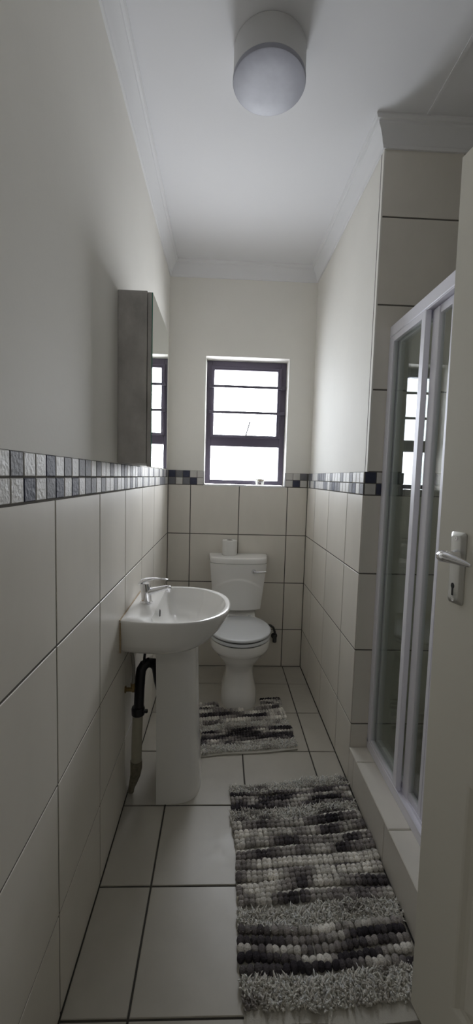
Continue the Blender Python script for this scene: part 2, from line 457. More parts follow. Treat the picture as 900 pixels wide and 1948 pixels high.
# ------------------------------------------------------------------ mirror cabinet
t = thing('mirror_cabinet', 'grey concrete-look bathroom cabinet with a mirrored door hung on the wall', 'cabinet', (0, -1.12, 1.367))
m = MB(); m.box((-.0035, -1.326, 1.367), (.0955, -.925, 1.951), bev=.001); m.build('cabinet_body', M['concrete'], t)
m = MB(); m.box((.0975, -1.326, 1.356), (.1115, -.915, 1.9465), bev=.0008); dr = m.build('cabinet_door', M['concrete'], t)
m = MB(); m.box((.1116, -1.3255, 1.3565), (.1146, -.9155, 1.946)); m.f  # mirror sheet, green cut edge
o_ = m.build('mirror_glass', [M['mirror_edge'], M['mirror']], dr)
for p in o_.data.polygons: p.material_index = 1 if p.normal.x > .9 else 0
m = MB(); m.box((.0955, -1.320, 1.372), (.0975, -.93, 1.944)); m.build('door_gap_fill', M['shade_rubber'], t)  # dark sheet filling the gap between cabinet body and door

# ------------------------------------------------------------------ wash basin
YC = -1.078
bt = thing('pedestal_basin', 'white ceramic wash basin on a full pedestal against the tiled wall', 'wash basin', (.2, YC, 0))
HW = [(-.001, .228), (.03, .237), (.06, .245), (.1, .250), (.15, .254), (.19, .254), (.23, .250), (.27, .239), (.30, .226), (.33, .205), (.36, .174), (.38, .146), (.395, .115), (.405, .083), (.411, .045), (.4135, 0)]
out = [(x, h) for x, h in HW]
poly = [(x, YC-h) for x, h in out]+[(x, YC+h) for x, h in out[::-1][1:]]     # near side -> front -> far side
# resample by angle about centre
cx0 = .225
def ray_hit(poly, th):
    d = (math.cos(th), math.sin(th)); best = None
    n = len(poly)
    for i in range(n):
        x1, y1 = poly[i][0]-cx0, poly[i][1]-YC; x2, y2 = poly[(i+1) % n][0]-cx0, poly[(i+1) % n][1]-YC
        ex, ey = x2-x1, y2-y1; den = d[0]*ey-d[1]*ex
        if abs(den) < 1e-9: continue
        tt = (x1*ey-y1*ex)/den; s_ = (x1*d[1]-y1*d[0])/den
        if tt > 0 and -1e-6 <= s_ <= 1+1e-6 and (best is None or tt > best): best = tt
    return best
NA = 96
TH = [-PI+2*PI*(i+.5)/NA for i in range(NA)]
import bisect
# make sure the two back corners are hit exactly
for cy in (-.228, .228):
    a = math.atan2(cy, -cx0-.001); k = min(range(NA), key=lambda i: abs(TH[i]-a)); TH[k] = a
RO = [ray_hit(poly, a) for a in TH]
inner = []
for x, h in HW:
    if x >= .1: inner.append((max(.112, x-.014 if x > .3 else x-.004), h-.016 if h > .03 else max(0, h-.016)))
inner = [(.112, .225)]+[(x*.985+.0, h) for x, h in inner if x > .113]
ip = [(x, YC-h) for x, h in inner]+[(x, YC+h) for x, h in inner[::-1]]
RI = [ray_hit(ip, a) for a in TH]
def ringpts(rad, z, s=1, cx=cx0, sx=1, sy=1, zf=None):
    r = []
    for a, q in zip(TH, rad):
        x = cx0+q*s*math.cos(a); y = YC+q*s*math.sin(a)
        r.append((x*sx if sx != 1 else x, YC+(y-YC)*sy, z if zf is None else zf(x, z)))
    return r
rings = []
for z, sx, sy in ((.618, .40, .36), (.628, .55, .46), (.637, .67, .58), (.648, .735, .74), (.660, .785, .86), (.675, .83, .925), (.695, .875, .955), (.714, .92, .972), (.740, .96, .987), (.765, .99, .998), (.778, 1, 1), (.785, 1, 1), (.789, .996, .997), (.7905, .988, .990)):
    rings.append(ringpts(RO, z, sx=sx, sy=sy))
mid = [o*.25+i*.75 for o, i in zip(RO, RI)]
rings.append(ringpts(mid, .7895))
rings.append(ringpts(RI, .788)); rings.append(ringpts(RI, .784, .992)); rings.append(ringpts(RI, .775, .978)); rings.append(ringpts(RI, .752, .945))
for z, s in ((.725, .89), (.700, .80), (.685, .68), (.674, .5), (.668, .3), (.664, .14), (.658, .12)): rings.append(ringpts(RI, z, s))
m = MB(); m.loft(rings); basin = m.build('basin_bowl', M['ceramic'], bt, smooth=True, ang=50)
m = MB(); m.lathe((cx0, YC, .660), [(.030, 0), (.030, .006), (.026, .008), (.018, .0065), (.004, .006)], 28); m.build('drain_ring', M['chrome'], bt, smooth=True)
m = MB()
m.loft([[(.1225+.012*(abs(math.sin(a))*0), -1.144+.009*math.cos(a), .766+.016*math.sin(a)) for a in [2*PI*k/20 for k in range(20)]], [(.1265, -1.144+.007*math.cos(a), .765+.013*math.sin(a)) for a in [2*PI*k/20 for k in range(20)]]])
m.build('overflow_slot', M['shade_rubber'], bt)
m = MB(); m.box((-.0005, -1.309, .667), (.006, -1.303, .783)); m.box((-.0005, -1.309, .787), (.004, -.850, .7925)); m.build('sealant_bead', M['caulk'], bt)
# pedestal: D-shaped shell, open at the back
def ped_ring(z, xb, xf, hw, th=0, n=3.4):
    pts = []
    for i in range(41):
        t_ = -1+2*i/40; a = t_*PI/2
        cs, sn = max(0, math.cos(a)), math.sin(a)
        x = xb+(xf-xb-th)*cs**(2/n); y = YC+(hw-th)*math.copysign(abs(sn)**(2/n), sn)
        pts.append((x, y, z))
    return pts
sec = [(0, .130, .305, .151), (.012, .129, .3045, .150), (.022, .129, .302, .148), (.06, .128, .299, .144), (.15, .127, .295, .138), (.30, .125, .289, .130), (.45, .122, .283, .125), (.58, .119, .279, .122), (.645, .118, .279, .122)]
rings = [ped_ring(z, a, b, h) + ped_ring(z, a, b, h, .011)[::-1] for z, a, b, h in sec]
m = MB(); m.loft(rings, True, True); m.build('pedestal', M['ceramic'], bt, smooth=True, ang=50)
# mixer tap
TX, TY = .058, -1.082
m = MB(); m.lathe((TX, TY, .789), [(.0265, 0), (.0265, .004), (.023, .007), (.0215, .009)], 32)
m.loft([[(TX+dx+rx*math.cos(a), TY+ry*math.sin(a), z) for a in [2*PI*k/24 for k in range(24)]] for z, dx, rx, ry in ((.796, 0, .0225, .0225), (.806, 0, .0215, .022), (.830, -.002, .0205, .021), (.850, -.004, .0215, .021), (.864, -.006, .022, .0205), (.872, -.008, .020, .019))])
tap = m.build('mixer_tap', M['chrome'], bt, smooth=True, ang=40)
m = MB()
sp = [(.062, -1.082, .834, .019, .017), (.085, -1.083, .840, .0165, .014), (.110, -1.085, .848, .014, .0115), (.135, -1.087, .855, .0130, .0100), (.152, -1.088, .858, .0130, .0100), (.162, -1.088, .856, .011, .0085)]
m.loft([[(x-.25*v*math.sin(a), y+u*math.cos(a), z+v*math.sin(a)) for a in [2*PI*k/16 for k in range(16)]] for x, y, z, u, v in sp])
m.build('spout', M['chrome'], tap, smooth=True, ang=50)
m = MB(); m.lathe((.152, -1.088, .858), [(.0105, 0), (.0108, -.012), (.0095, -.014), (.008, -.020), (.006, -.0205)], 20); m.build('aerator', M['chrome'], tap, smooth=True)
m = MB()
lv = [(.026, .872, .013, .006), (.036, .880, .0195, .010), (.055, .887, .0195, .0090), (.075, .8915, .015, .006), (.100, .8945, .0115, .0032), (.125, .894, .012, .003), (.140, .892, .0105, .0028), (.147, .8905, .006, .002)]
m.loft([[(x, -1.083+u*math.cos(a), z+v*math.sin(a)) for a in [2*PI*k/16 for k in range(16)]] for x, z, u, v in lv])
m.build('lever', M['chrome'], tap, smooth=True, ang=50)
# waste pipe under the basin
t = thing('waste_pipe', 'black trap and cream waste pipe running down between the basin pedestal and wall', 'pipe', (.045, -1.16, .0))
m = MB()
pts = [(.044, -1.160, .345), (.047, -1.160, .45), (.050, -1.160, .505), (.053, -1.157, .531), (.063, -1.151, .548), (.080, -1.143, .555), (.097, -1.134, .548), (.109, -1.127, .531), (.114, -1.123, .505), (.118, -1.118, .47), (.126, -1.112, .43), (.140, -1.105, .41), (.158, -1.10, .405), (.176, -1.095, .42), (.182, -1.09, .45), (.183, -1.085, .60)]
m.tube(pts, .0205, 20); m.lathe((.042, -1.160, .338), [(.0215, 0), (.0265, .004), (.0275, .028), (.0245, .036), (.021, .038)], 24)
m.box((.060, -1.175, .352), (.083, -1.160, .366), bev=.003)
m.build('trap_bend', M['blackp'], t, smooth=True)
m = MB(); m.tube([(.041, -1.160, .345), (.038, -1.160, .24), (.036, -1.160, .135)], .0215, 20); m.build('straight_pipe', M['pvc'], t, smooth=True)
m = MB(); m.tube([(.036, -1.160, .139), (.036, -1.160, .110), (.032, -1.160, .075), (.024, -1.160, .045), (.016, -1.160, .018), (.014, -1.16, .001)], [.0245, .0245, .021, .017, .013, .013], 16); m.build('wall_elbow', M['pvc_dirty'], t, smooth=True)
t = thing('water_hose', 'braided water hose on a small brass valve under the basin', 'hose', (.01, -1.2, .45))
m = MB(); m.tube([(.024, -1.210, .632), (.030, -1.215, .61), (.034, -1.215, .57), (.033, -1.212, .52), (.030, -1.21, .495)], .0065, 10); m.build('braided_hose', M['braid'], t, smooth=True)
m = MB(); m.lathe((-.001, -1.21, .474), [(.014, 0), (.014, .004), (.008, .006), (.008, .028), (.011, .029), (.011, .038)], 16, axis=(1,0,0)); m.lathe((.030, -1.21, .474), [(.008, 0), (.009, .018), (.0085, .026)], 12)
m.build('angle_valve', M['brass'], t, smooth=True)
m = MB(); m.tube([(.062, -1.152, .545), (.064, -1.150, .58), (.068, -1.146, .6165)], .0055, 10)
tag(m.build('supply_tube', M['blackp'], smooth=True), 'thin black supply tube rising behind the trap into the basin', 'tube')

# ------------------------------------------------------------------ toilet
X0 = .495
tl = thing('toilet', 'white close-coupled toilet with closed lid against the back wall', 'toilet', (X0, -.3, 0))
def egg(z, hw, yf, yb, yc=None, n=48, e=2.0, clip=None):
    yc = (yf+yb)/2 if yc is None else yc
    r = []
    for k in range(n):
        a = 2*PI*k/n; cs, sn = math.cos(a), math.sin(a)
        x = X0+hw*math.copysign(abs(cs)**(2/e), cs); L_ = (yb-yc) if sn > 0 else (yc-yf)
        y = yc+L_*math.copysign(abs(sn)**(2/e), sn)
        if clip is not None and y > clip: y = clip
        r.append((x, y, z))
    return r
m = MB()
pr = [(0, .106, -.550, -.17, 2.5), (.02, .106, -.550, -.17, 2.5), (.045, .105, -.548, -.17, 2.5), (.08, .101, -.540, -.17, 2.4), (.11, .093, -.524, -.17, 2.3), (.15, .084, -.506, -.17, 2.2), (.19, .080, -.498, -.17, 2.1), (.215, .085, -.507, -.17, 2.05), (.24, .100, -.528, -.16, 2.0), (.265, .120, -.552, -.15, 2.0), (.290, .138, -.570, -.14, 2.0), (.312, .152, -.584, -.14, 2.0), (.320, .162, -.592, -.14, 2.0), (.328, .172, -.599, -.14, 2.0), (.342, .177, -.603, -.15, 2.0), (.370, .178, -.604, -.15, 2.0), (.384, .176, -.602, -.15, 2.0), (.386, .13, -.54, -.2, 2.0)]
m.loft([egg(z, h, f, b, yc=-.41, e=e) for z, h, f, b, e in pr])
m.build('pan', M['ceramic'], tl, smooth=True, ang=45)
m = MB()
m.loft([[(X0-h, -.26, z), (X0-h, -.21, z), (X0-h, -.13, z+k), (X0-h, -.02, z+k), (X0+h, -.02, z+k), (X0+h, -.13, z+k), (X0+h, -.21, z), (X0+h, -.26, z)] for z, h, k in ((.30, .085, 0), (.36, .100, 0), (.404, .108, .052), (.410, .105, .052))])
m.build('rear_ledge', M['ceramic'], tl, smooth=True)
m = MB(); m.loft([egg(.390, .177, -.602, -.17, -.40, clip=-.205), egg(.392, .181, -.606, -.165, -.40, clip=-.203), egg(.404, .182, -.607, -.165, -.40, clip=-.203), egg(.407, .179, -.604, -.165, -.40, clip=-.203)]); m.build('seat', M['plastic_w'], tl, smooth=True, ang=50)
m = MB(); m.loft([egg(.384, .173, -.597, -.17, -.40, clip=-.21), egg(.419, .173, -.597, -.17, -.40, clip=-.21)]); m.build('seat_gap_shade', M['shade_rubber'], tl)  # dark core painted in for the shade between pan, seat and lid
m = MB(); m.loft([egg(.4165, .182, -.606, -.165, -.40, clip=-.201), egg(.418, .1845, -.608, -.16, -.40, clip=-.2), egg(.426, .1845, -.608, -.16, -.40, clip=-.2), egg(.430, .182, -.605, -.162, -.40, clip=-.201), egg(.4325, .172, -.593, -.17, -.40, clip=-.204), egg(.4345, .12, -.53, -.22, -.40), egg(.435, .04, -.44, -.35, -.40)]); m.build('seat_lid', M['plastic_w'], tl, smooth=True, ang=60)
for sx in (-1, 1):
    m = MB(); m.lathe((X0+sx*.075, -.188, .4105), [(.012, 0), (.013, .018), (.010, .022)], 14)
    m.build('hinge', M['plastic_w'], tl, smooth=True)
# cistern: front is a grid so the raised arch panel is real relief
XL0, XR0, XL1, XR1 = .328, .636, .301, .671      # bottom / top corners
CB, CT = .466, .768
def cis(u, v, front=True):
    xl = XL0+(XL1-XL0)*v; xr = XR0+(XR1-XR0)*v; x = xl+(xr-xl)*u; z = CB+(CT-CB)*v
    if not front: return (x, -.012, z)
    s_ = 2*u-1
    y = -.150-.038*(1-abs(s_)**2.6)-.006*v
    arch = .69-.20*s_*s_/.81            # height fraction of the arch edge
    e = (arch-v)/.035; k = 0 if e < 0 else (1 if e > 1 else e*e*(3-2*e))
    return (x, y-.0045*k+(.003 if .0 <= e <= 1 else 0)*0, z)
m = MB(); nu, nv = 40, 60
vs = [cis(i/nu, j/nv) for j in range(nv+1) for i in range(nu+1)]
F = [(j*(nu+1)+i, j*(nu+1)+i+1, (j+1)*(nu+1)+i+1, (j+1)*(nu+1)+i) for j in range(nv) for i in range(nu)]
b0 = len(vs)
vs += [cis(i/nu, j/nv, False) for j in (0, nv) for i in range(nu+1)]
for i in range(nu):
    F.append((i+1, i, b0+i, b0+i+1)); F.append((nv*(nu+1)+i, nv*(nu+1)+i+1, b0+nu+1+i+1, b0+nu+1+i)); F.append((b0+i, b0+nu+1+i, b0+nu+2+i, b0+i+1))
F.append([j*(nu+1) for j in range(nv+1)]+[b0+nu+1, b0]); F.append([j*(nu+1)+nu for j in range(nv+1)][::-1]+[b0+nu, b0+2*nu+1])
m.add(vs, F); cist = m.build('cistern', M['ceramic'], tl, smooth=True, ang=40)
def lidring(z, g):
    pts = [(.290-g+.0, -.010, z), (.292-g, -.05, z), (.297-g, -.10, z)]
    for i in range(21):
        s_ = -1+2*i/20; pts.append((.487+(.187+g)*s_*(.985 if abs(s_) > .95 else 1), -.158-.038*(1-abs(s_)**2.6)-g+(.012 if abs(s_) > .95 else 0), z))
    pts += [(.677+g, -.10, z), (.682+g, -.05, z), (.684+g, -.010, z)]
    return pts
m = MB(); m.loft([lidring(.7685, -.006), lidring(.7715, 0), lidring(.796, .001), lidring(.803, -.002), lidring(.806, -.009), lidring(.8065, -.03)]); m.build('cistern_lid', M['ceramic'], tl, smooth=True, ang=40)
m = MB(); m.lathe((.584, -.182, .722), [(.016, 0), (.016, .006), (.012, .012), (.008, .022)], 20, axis=(0,-1,0))
m.tube([(.584, -.203, .722), (.605, -.206, .722), (.640, -.200, .722), (.662, -.193, .723)], [.0085, .0065, .006, .007], 12); m.build('flush_lever', M['chrome'], tl, smooth=True)
# hose and stop valve behind the toilet
t = thing('toilet_supply_valve', 'dark supply hose and stop valve on the tiles beside the toilet pan', 'valve', (.745, -.01, .25))
m = MB(); m.tube([(.640, -.055, .325), (.68, -.05, .322), (.705, -.045, .318), (.725, -.04, .312), (.745, -.036, .296), (.757, -.034, .262), (.757, -.034, .215)], .008, 12); m.build('flexible_hose', M['shade_rubber'], t, smooth=True)
m = MB(); m.lathe((.757, 0, .225), [(.022, 0), (.022, -.004), (.011, -.006), (.011, -.045), (.009, -.048)], 18, axis=(0,1,0)); m.lathe((.757, -.034, .19), [(.010, 0), (.014, .004), (.014, .05), (.010, .054)], 16); m.build('stop_valve', M['shade_rubber'], t, smooth=True)
# toilet roll
t = thing('toilet_roll', 'white toilet roll standing upright on the cistern lid', 'toilet roll', (.427, -.062, .8065))
m = MB(); m.lathe((.427, -.062, .8067), [(.021, 0), (.047, 0), (.0495, .003), (.0495, .097), (.047, .100), (.0215, .100), (.021, .0)], 48, cap0=False, cap1=False); m.build('paper_roll', M['paper'], t, smooth=True, ang=40)
m = MB(); m.lathe((.427, -.062, .8067), [(.0208, .0005), (.0208, .0995), (.0195, .0995), (.0195, .0005)], 32, cap0=False, cap1=False); m.build('cardboard_core', M['card'], t, smooth=True)

# ------------------------------------------------------------------ shower screen
KT = KZ+.0005; ZTOP = 1.946; FXF = 1.027
t = thing('shower_screen', 'silver-framed glass sliding shower screen standing on the tiled kerb', 'shower screen', (FXF, -1.5, KT))
YE = SE+.002
m = MB(); m.box((FXF, YE, ZTOP-.043), (FXF+.050, OC-.0005, ZTOP), bev=.002); m.box((FXF+.004, YE, ZTOP-.048), (FXF+.008, OC, ZTOP-.042)); m.build('head_rail', M['alu'], t)
m = MB(); m.box((FXF, YE, KT), (FXF+.050, OC-.0005, KT+.030), bev=.002); m.box((FXF, YE, KT+.03), (FXF+.004, OC-.0005, KT+.040)); m.box((FXF+.024, YE, KT+.03), (FXF+.027, OC-.0005, KT+.042)); m.build('sill_rail', M['alu'], t)
for y in (OC-.0005, YE+.022):
    m = MB(); m.box((FXF, y-.022, KT+.03), (FXF+.050, y, ZTOP-.043), bev=.002); m.build('side_rail', M['alu'], t)
def panel(name, x, y0, y1, z0, z1, st=.026, rl=.028, sr=None, label=None):
    """y0 nearer the door, y1 nearer the recess corner"""
    m = MB()
    sr = sr or st
    m.box((x, y0, z0), (x+.020, y0+sr, z1), bev=.002); m.box((x, y1-st, z0), (x+.020, y1, z1), bev=.002)
    m.box((x+.001, y0+sr, z0), (x+.019, y1-st, z0+rl), bev=.001); m.box((x+.001, y0+sr, z1-rl), (x+.019, y1-st, z1), bev=.001)
    o = m.build(name, M['alu'], t)
    g = MB(); g.box((x+.008, y0+sr-.004, z0+rl-.004), (x+.013, y1-st+.004, z1-rl+.004)); g.build('glass_pane', M['glass'], o)
    return o
panel('fixed_panel', FXF+.002, -1.398, OC-.023, KT+.031, ZTOP-.044, st=.012, sr=.030, rl=.022)
panel('sliding_panel', FXF+.027, -1.532, -1.128, KT+.036, ZTOP-.046, st=.022, sr=.020, rl=.026)
panel('sliding_panel', FXF+.027, -1.905, -1.534, KT+.036, ZTOP-.046, st=.018, rl=.026)
m = MB(); m.box((FXF+.0245, -1.444, KT+.04), (FXF+.0465, -1.402, ZTOP-.05), bev=.002)
m.build('meeting_stile', M['alu'], t)

# ------------------------------------------------------------------ door leaf
DO = Vector((.872, -1.85, 0)); DD = Vector((.157, -.988, 0)).normalized(); DN = Vector((-.988, -.157, 0)).normalized()
TL = .0128
def dw(s_, z, o=0):
    """s along the leaf from its free edge, z up, o out of the face towards the room"""
    dz = z-2.036
    s2 = s_*math.cos(TL)-dz*math.sin(TL); z2 = 2.036+dz*math.cos(TL)+s_*math.sin(TL)
    return DO+DD*s2+Vector((0,0,z2))+DN*o
dr = empty('door_1', DO+Vector((0,0,0))); struct(dr, 'cream panelled door standing open')
LW = .800
m = MB()
panels = [(.132, .355, .800, 1.93), (.445, .668, .800, 1.93), (.132, .355, .180, .700), (.445, .668, .180, .700)]
ss = sorted({0, LW, *[p[0] for p in panels], *[p[1] for p in panels]}); zs = sorted({.012, 2.036, *[p[2] for p in panels], *[p[3] for p in panels]})
for a, b in zip(ss, ss[1:]):
    for c_, d in zip(zs, zs[1:]):
        if any(abs(p[0]-a) < 1e-6 and abs(p[2]-c_) < 1e-6 for p in panels):
            steps = [(0, 0), (.006, -.001), (.014, -.007), (.024, -.009), (.034, -.005), (.05, -.002), (.055, -.0015)]
            m.loft([[dw(a+k, c_+k, q), dw(b-k, c_+k, q), dw(b-k, d-k, q), dw(a+k, d-k, q)] for k, q in steps], False, True)
        else: m.add([dw(a, c_), dw(b, c_), dw(b, d), dw(a, d)], [(0,1,2,3)])
T_ = -.040
m.add([dw(0,.012), dw(LW,.012), dw(LW,2.036), dw(0,2.036), dw(0,.012,T_), dw(LW,.012,T_), dw(LW,2.036,T_), dw(0,2.036,T_)], [(4,7,6,5), (0,3,7,4), (1,5,6,2), (0,4,5,1), (3,2,6,7)])
leaf = m.build('door_leaf', M['doorp'], dr)
# handle plate
hs = .0655
m = MB()
def plate_ring(o_, g, zc=1.1425):
    hw, hh, r_ = .0225-g, .079-g, .007
    pts = []
    for cx_, cz_, a0 in ((hw-r_, hh-r_, 0), (-hw+r_, hh-r_, 90), (-hw+r_, -hh+r_, 180), (hw-r_, -hh+r_, 270)):
        for k in range(5):
            a = math.radians(a0+22.5*k); pts.append(dw(hs+cx_+r_*math.cos(a), zc+cz_+r_*math.sin(a), o_))
    return pts
m.loft([plate_ring(0, 0), plate_ring(.003, 0), plate_ring(.0085, .007), plate_ring(.009, .009)])
plate = m.build('handle_plate', M['satin'], dr, smooth=True, ang=30)
m = MB()
ko = .0094
m.loft([[dw(hs-.002+.0052*math.cos(a), 1.103+.0065*math.sin(a), o_) for a in [2*PI*k/18 for k in range(18)]] for o_ in (.0088, ko)])
m.loft([[dw(hs-.002+a, b, o_) for a, b in ((-.0026, 1.103), (.0026, 1.103), (.003, 1.082), (-.003, 1.082))] for o_ in (.0088, ko)])
m.build('keyhole', M['shade_rubber'], plate)
for ds, z in ((.0, 1.208), (.0, 1.074)):
    m = MB(); m.lathe(dw(hs+ds, z, .0088), [(.0048, 0), (.0044, .0012), (.002, .0012), (.0018, .0004)], 14, axis=DN); m.build('screw', M['chrome'], plate, smooth=True)
m = MB(); m.lathe(dw(hs+.004, 1.172, .006), [(.0125, 0), (.012, .006), (.0095, .010), (.009, .040)], 20, axis=DN)
pts = [dw(hs+.004, 1.172, .034), dw(hs+.005, 1.172, .044), dw(hs+.012, 1.172, .0505), dw(hs+.028, 1.172, .051), dw(hs+.050, 1.170, .048), dw(hs+.072, 1.167, .044), dw(hs+.084, 1.165, .042)]
m.tube(pts, [.0098, .0115, .0125, .0115, .0092, .0065, .0035], 16)
m.build('lever_handle', M['chrome'], plate, smooth=True, ang=60)

# ------------------------------------------------------------------ chenille bath mats
def ico(sub=1):
    t_ = (1+5**.5)/2
    v = [(-1,t_,0),(1,t_,0),(-1,-t_,0),(1,-t_,0),(0,-1,t_),(0,1,t_),(0,-1,-t_),(0,1,-t_),(t_,0,-1),(t_,0,1),(-t_,0,-1),(-t_,0,1)]
    f = [(0,11,5),(0,5,1),(0,1,7),(0,7,10),(0,10,11),(1,5,9),(5,11,4),(11,10,2),(10,7,6),(7,1,8),(3,9,4),(3,4,2),(3,2,6),(3,6,8),(3,8,9),(4,9,5),(2,4,11),(6,2,10),(8,6,7),(9,8,1)]
    v = [Vector(p).normalized() for p in v]
    for _ in range(sub):
        c_ = {}; nf = []
        def mid_(a, b):
            k = (min(a,b), max(a,b))
            if k not in c_: c_[k] = len(v); v.append(((v[a]+v[b])/2).normalized())
            return c_[k]
        for a, b, d in f:
            x, y, z = mid_(a,b), mid_(b,d), mid_(d,a); nf += [(a,x,z),(b,y,x),(d,z,y),(x,y,z)]
        f = nf
    return v, f
IV, IF = ico(1)
def val_noise(x, seed):
    i = math.floor(x); f = x-i; f = f*f*(3-2*f)
    h = lambda k: random.Random(k*7919+seed*104729).random()
    return h(i)*(1-f)+h(i+1)*f
def dye(u, row, seed, bias=0):
    """space-dyed yarn: pale to charcoal in runs along the row"""
    v = .62*val_noise(u*4.3+row*1.7, seed+row//2)+.38*val_noise(u*11+row*.9, seed+40+row)+bias
    v = min(1, max(0, (v-.5)*2.1+.5))
    ramp = ((0, (.050, .045, .052)), (.30, (.12, .108, .113)), (.52, (.30, .275, .265)), (.72, (.50, .475, .44)), (1, (.84, .81, .75)))
    for (a, ca), (b, cb) in zip(ramp, ramp[1:]):
        if v <= b:
            t_ = (v-a)/(b-a); return tuple(p*(1-t_)+q_*t_ for p, q_ in zip(ca, cb))
    return ramp[-1][1]

def make_mat(name, label, corners, bands, seed, cut=None, hem_near=.03):
    """corners: near-left, near-right, far-right, far-left on the floor; bands: (kind, v0, v1, rows)"""
    rng = random.Random(seed)
    A, B, C_, D_ = [Vector((*p, 0)) for p in corners]
    def at(u, v, h=0):
        p = (A*(1-u)+B*u)*(1-v)+(D_*(1-u)+C_*u)*v
        wob = .004*math.sin(9*v+seed)+.003*math.sin(23*v)
        return Vector((p.x+wob*(1-2*min(u, 1-u)), p.y+.004*math.sin(7*u+3*v*PI), h))
    Wd = (B-A).length; Ln = (D_-A).length
    inside = (lambda u, v: True) if cut is None else (lambda u, v: not cut(at(u, v)))
    t = thing(name, label, 'bath mat', (*((A+B+C_+D_)/4).xy, 0))
    # woven backing with a flat hem
    m = MB(); n1, n2 = 36, 48
    keep = {}
    def gv(i, j, h):
        k = (i, j, h)
        if k not in keep: keep[k] = len(m.v); m.v.append(tuple(at(i/n1, j/n2, h)))
        return keep[k]
    cells = {(i, j) for i in range(n1) for j in range(n2) if inside((i+.5)/n1, (j+.5)/n2)}
    for i, j in cells:
        for h in (.0015, .0075):
            q = (gv(i,j,h), gv(i+1,j,h), gv(i+1,j+1,h), gv(i,j+1,h)); m.f.append(q if h > .002 else q[::-1]); m.m.append(0)
        for di, dj, a, b in ((-1,0,(i,j+1),(i,j)), (1,0,(i+1,j),(i+1,j+1)), (0,-1,(i,j),(i+1,j)), (0,1,(i+1,j+1),(i,j+1))):
            if (i+di, j+dj) not in cells:
                m.f.append((gv(*a,.0015), gv(*b,.0015), gv(*b,.0075), gv(*a,.0075))); m.m.append(0)
    m.build('woven_backing', M['hem'], t)
    # pile
    m = MB(); cols = []
    def ball(p, rx, ry, rz, col, ang=0):
        ca, sa = math.cos(ang), math.sin(ang)
        m.add([(p.x+ca*rx*q.x-sa*ry*q.y, p.y+sa*rx*q.x+ca*ry*q.y, p.z+rz*q.z) for q in IV], IF); cols.extend([col]*len(IV))
    def tuft(p, h, col, r=.0022, lean=.7):
        dx, dy = rng.uniform(-lean, lean)*h, rng.uniform(-lean, lean)*h-.2*h
        a = rng.uniform(0, PI)
        v0 = [Vector((p.x+r*math.cos(a+2.09*k), p.y+r*math.sin(a+2.09*k), p.z)) for k in range(3)]
        v1 = [Vector((p.x+dx*.5+r*.9*math.cos(a+2.09*k), p.y+dy*.5+r*.9*math.sin(a+2.09*k), p.z+h*.6)) for k in range(3)]
        v2 = Vector((p.x+dx*1.1, p.y+dy*1.1, p.z+h))
        m.add([*v0, *v1, v2], [(0,1,4,3),(1,2,5,4),(2,0,3,5),(3,4,6),(4,5,6),(5,3,6)]); cols.extend([col]*7)
    row = 0
    for kind, v0, v1, nr, sz, bias in bands:
        if kind in ('balls', 'ropes'):
            for r_ in range(nr):
                row += 1
                v = v0+(v1-v0)*(r_+.5)/nr; dv = (v1-v0)/nr; dl = dv*Ln
                nb = int(Wd/sz); ph = rng.uniform(0, 6)
                for k in range(nb):
                    u = (k+.5)/nb; vv = v+.006*math.sin(u*5+ph)+rng.uniform(-.002, .002)
                    if not inside(u, vv): continue
                    g_ = rng.uniform(.80, 1.2); col = tuple(c*g_ for c in dye(u, row, seed, bias))
                    j = rng.uniform(-.12, .12)*sz; e = rng.uniform(.9, 1.12)
                    if kind == 'balls':
                        ball(at(u, vv, .007+sz*.38+rng.uniform(-.0015, .0015))+Vector((j, 0, 0)), sz*.58*e, min(dl*.60, sz*.70)*e, sz*.55*e, col, rng.uniform(-.6, .6))
                    else:
                        for dz, dy, s2 in ((0, -.16, 1.0), (.003, .12, .95)):
                            ball(at(u, vv+dy*dv, .007+sz*.45+dz+rng.uniform(-.001, .0015))+Vector((j, 0, 0)), sz*.60*s2*e, sz*.60*s2*e, sz*.62*s2*e, col, rng.uniform(-.6, .6))
                        if inside(u, v+.42*dv):
                            pc = tuple(c*g_ for c in dye(u, row+50, seed, .22))
                            ball(at(u, vv+.46*dv, .0115)+Vector((-j, 0, 0)), sz*.58, sz*.42, sz*.42, pc, rng.uniform(-.5, .5))
        else:
            row += 1
            nr_ = int((v1-v0)*Ln/.0042); nc = int(Wd/.0048)
            for r_ in range(nr_):
                f_ = (r_+.5)/nr_
                for k in range(nc):
                    u = (k+rng.random())/nc; v = v0+(v1-v0)*(f_+rng.uniform(-.5, .5)/nr_*2)
                    v += .006*math.sin(u*6+seed)
                    if not (0.002 < v < .998) or not inside(u, v): continue
                    g_ = rng.uniform(.85, 1.15)
                    cl = .75+.5*val_noise(u*26+7*f_, seed+900+r_//4)
                    col = tuple(min(.86, c*g_) for c in dye(u, row*3+int(f_*2.5), seed, bias))
                    tuft(at(u, v, .0066), rng.uniform(.010, .019)*sz*cl, col, r=.0038, lean=.9)
    o = m.build('chenille_pile', M['yarn'], t, smooth=True, ang=180, cols=cols)
    return t
PALE = .42; MIX = .05; DARK = -.04
make_mat('bath_mat', 'long grey and white striped chenille mat on the floor beside the shower kerb', [(.450, -1.915), (.944, -1.905), (.944, -1.072), (.432, -1.135)],
    [('shag', .040, .125, 0, 1.05, PALE), ('balls', .125, .275, 5, .0190, DARK), ('shag', .268, .345, 0, 1.0, PALE), ('ropes', .345, .745, 8, .0175, MIX),
     ('shag', .745, .815, 0, .9, .30), ('balls', .815, .925, 5, .0150, DARK), ('shag', .925, .985, 0, .9, PALE)], 3)
def around_foot(p):
    return abs(p.x-X0) < .128 and p.y > -.572+.9*max(0, abs(p.x-X0)-.07)
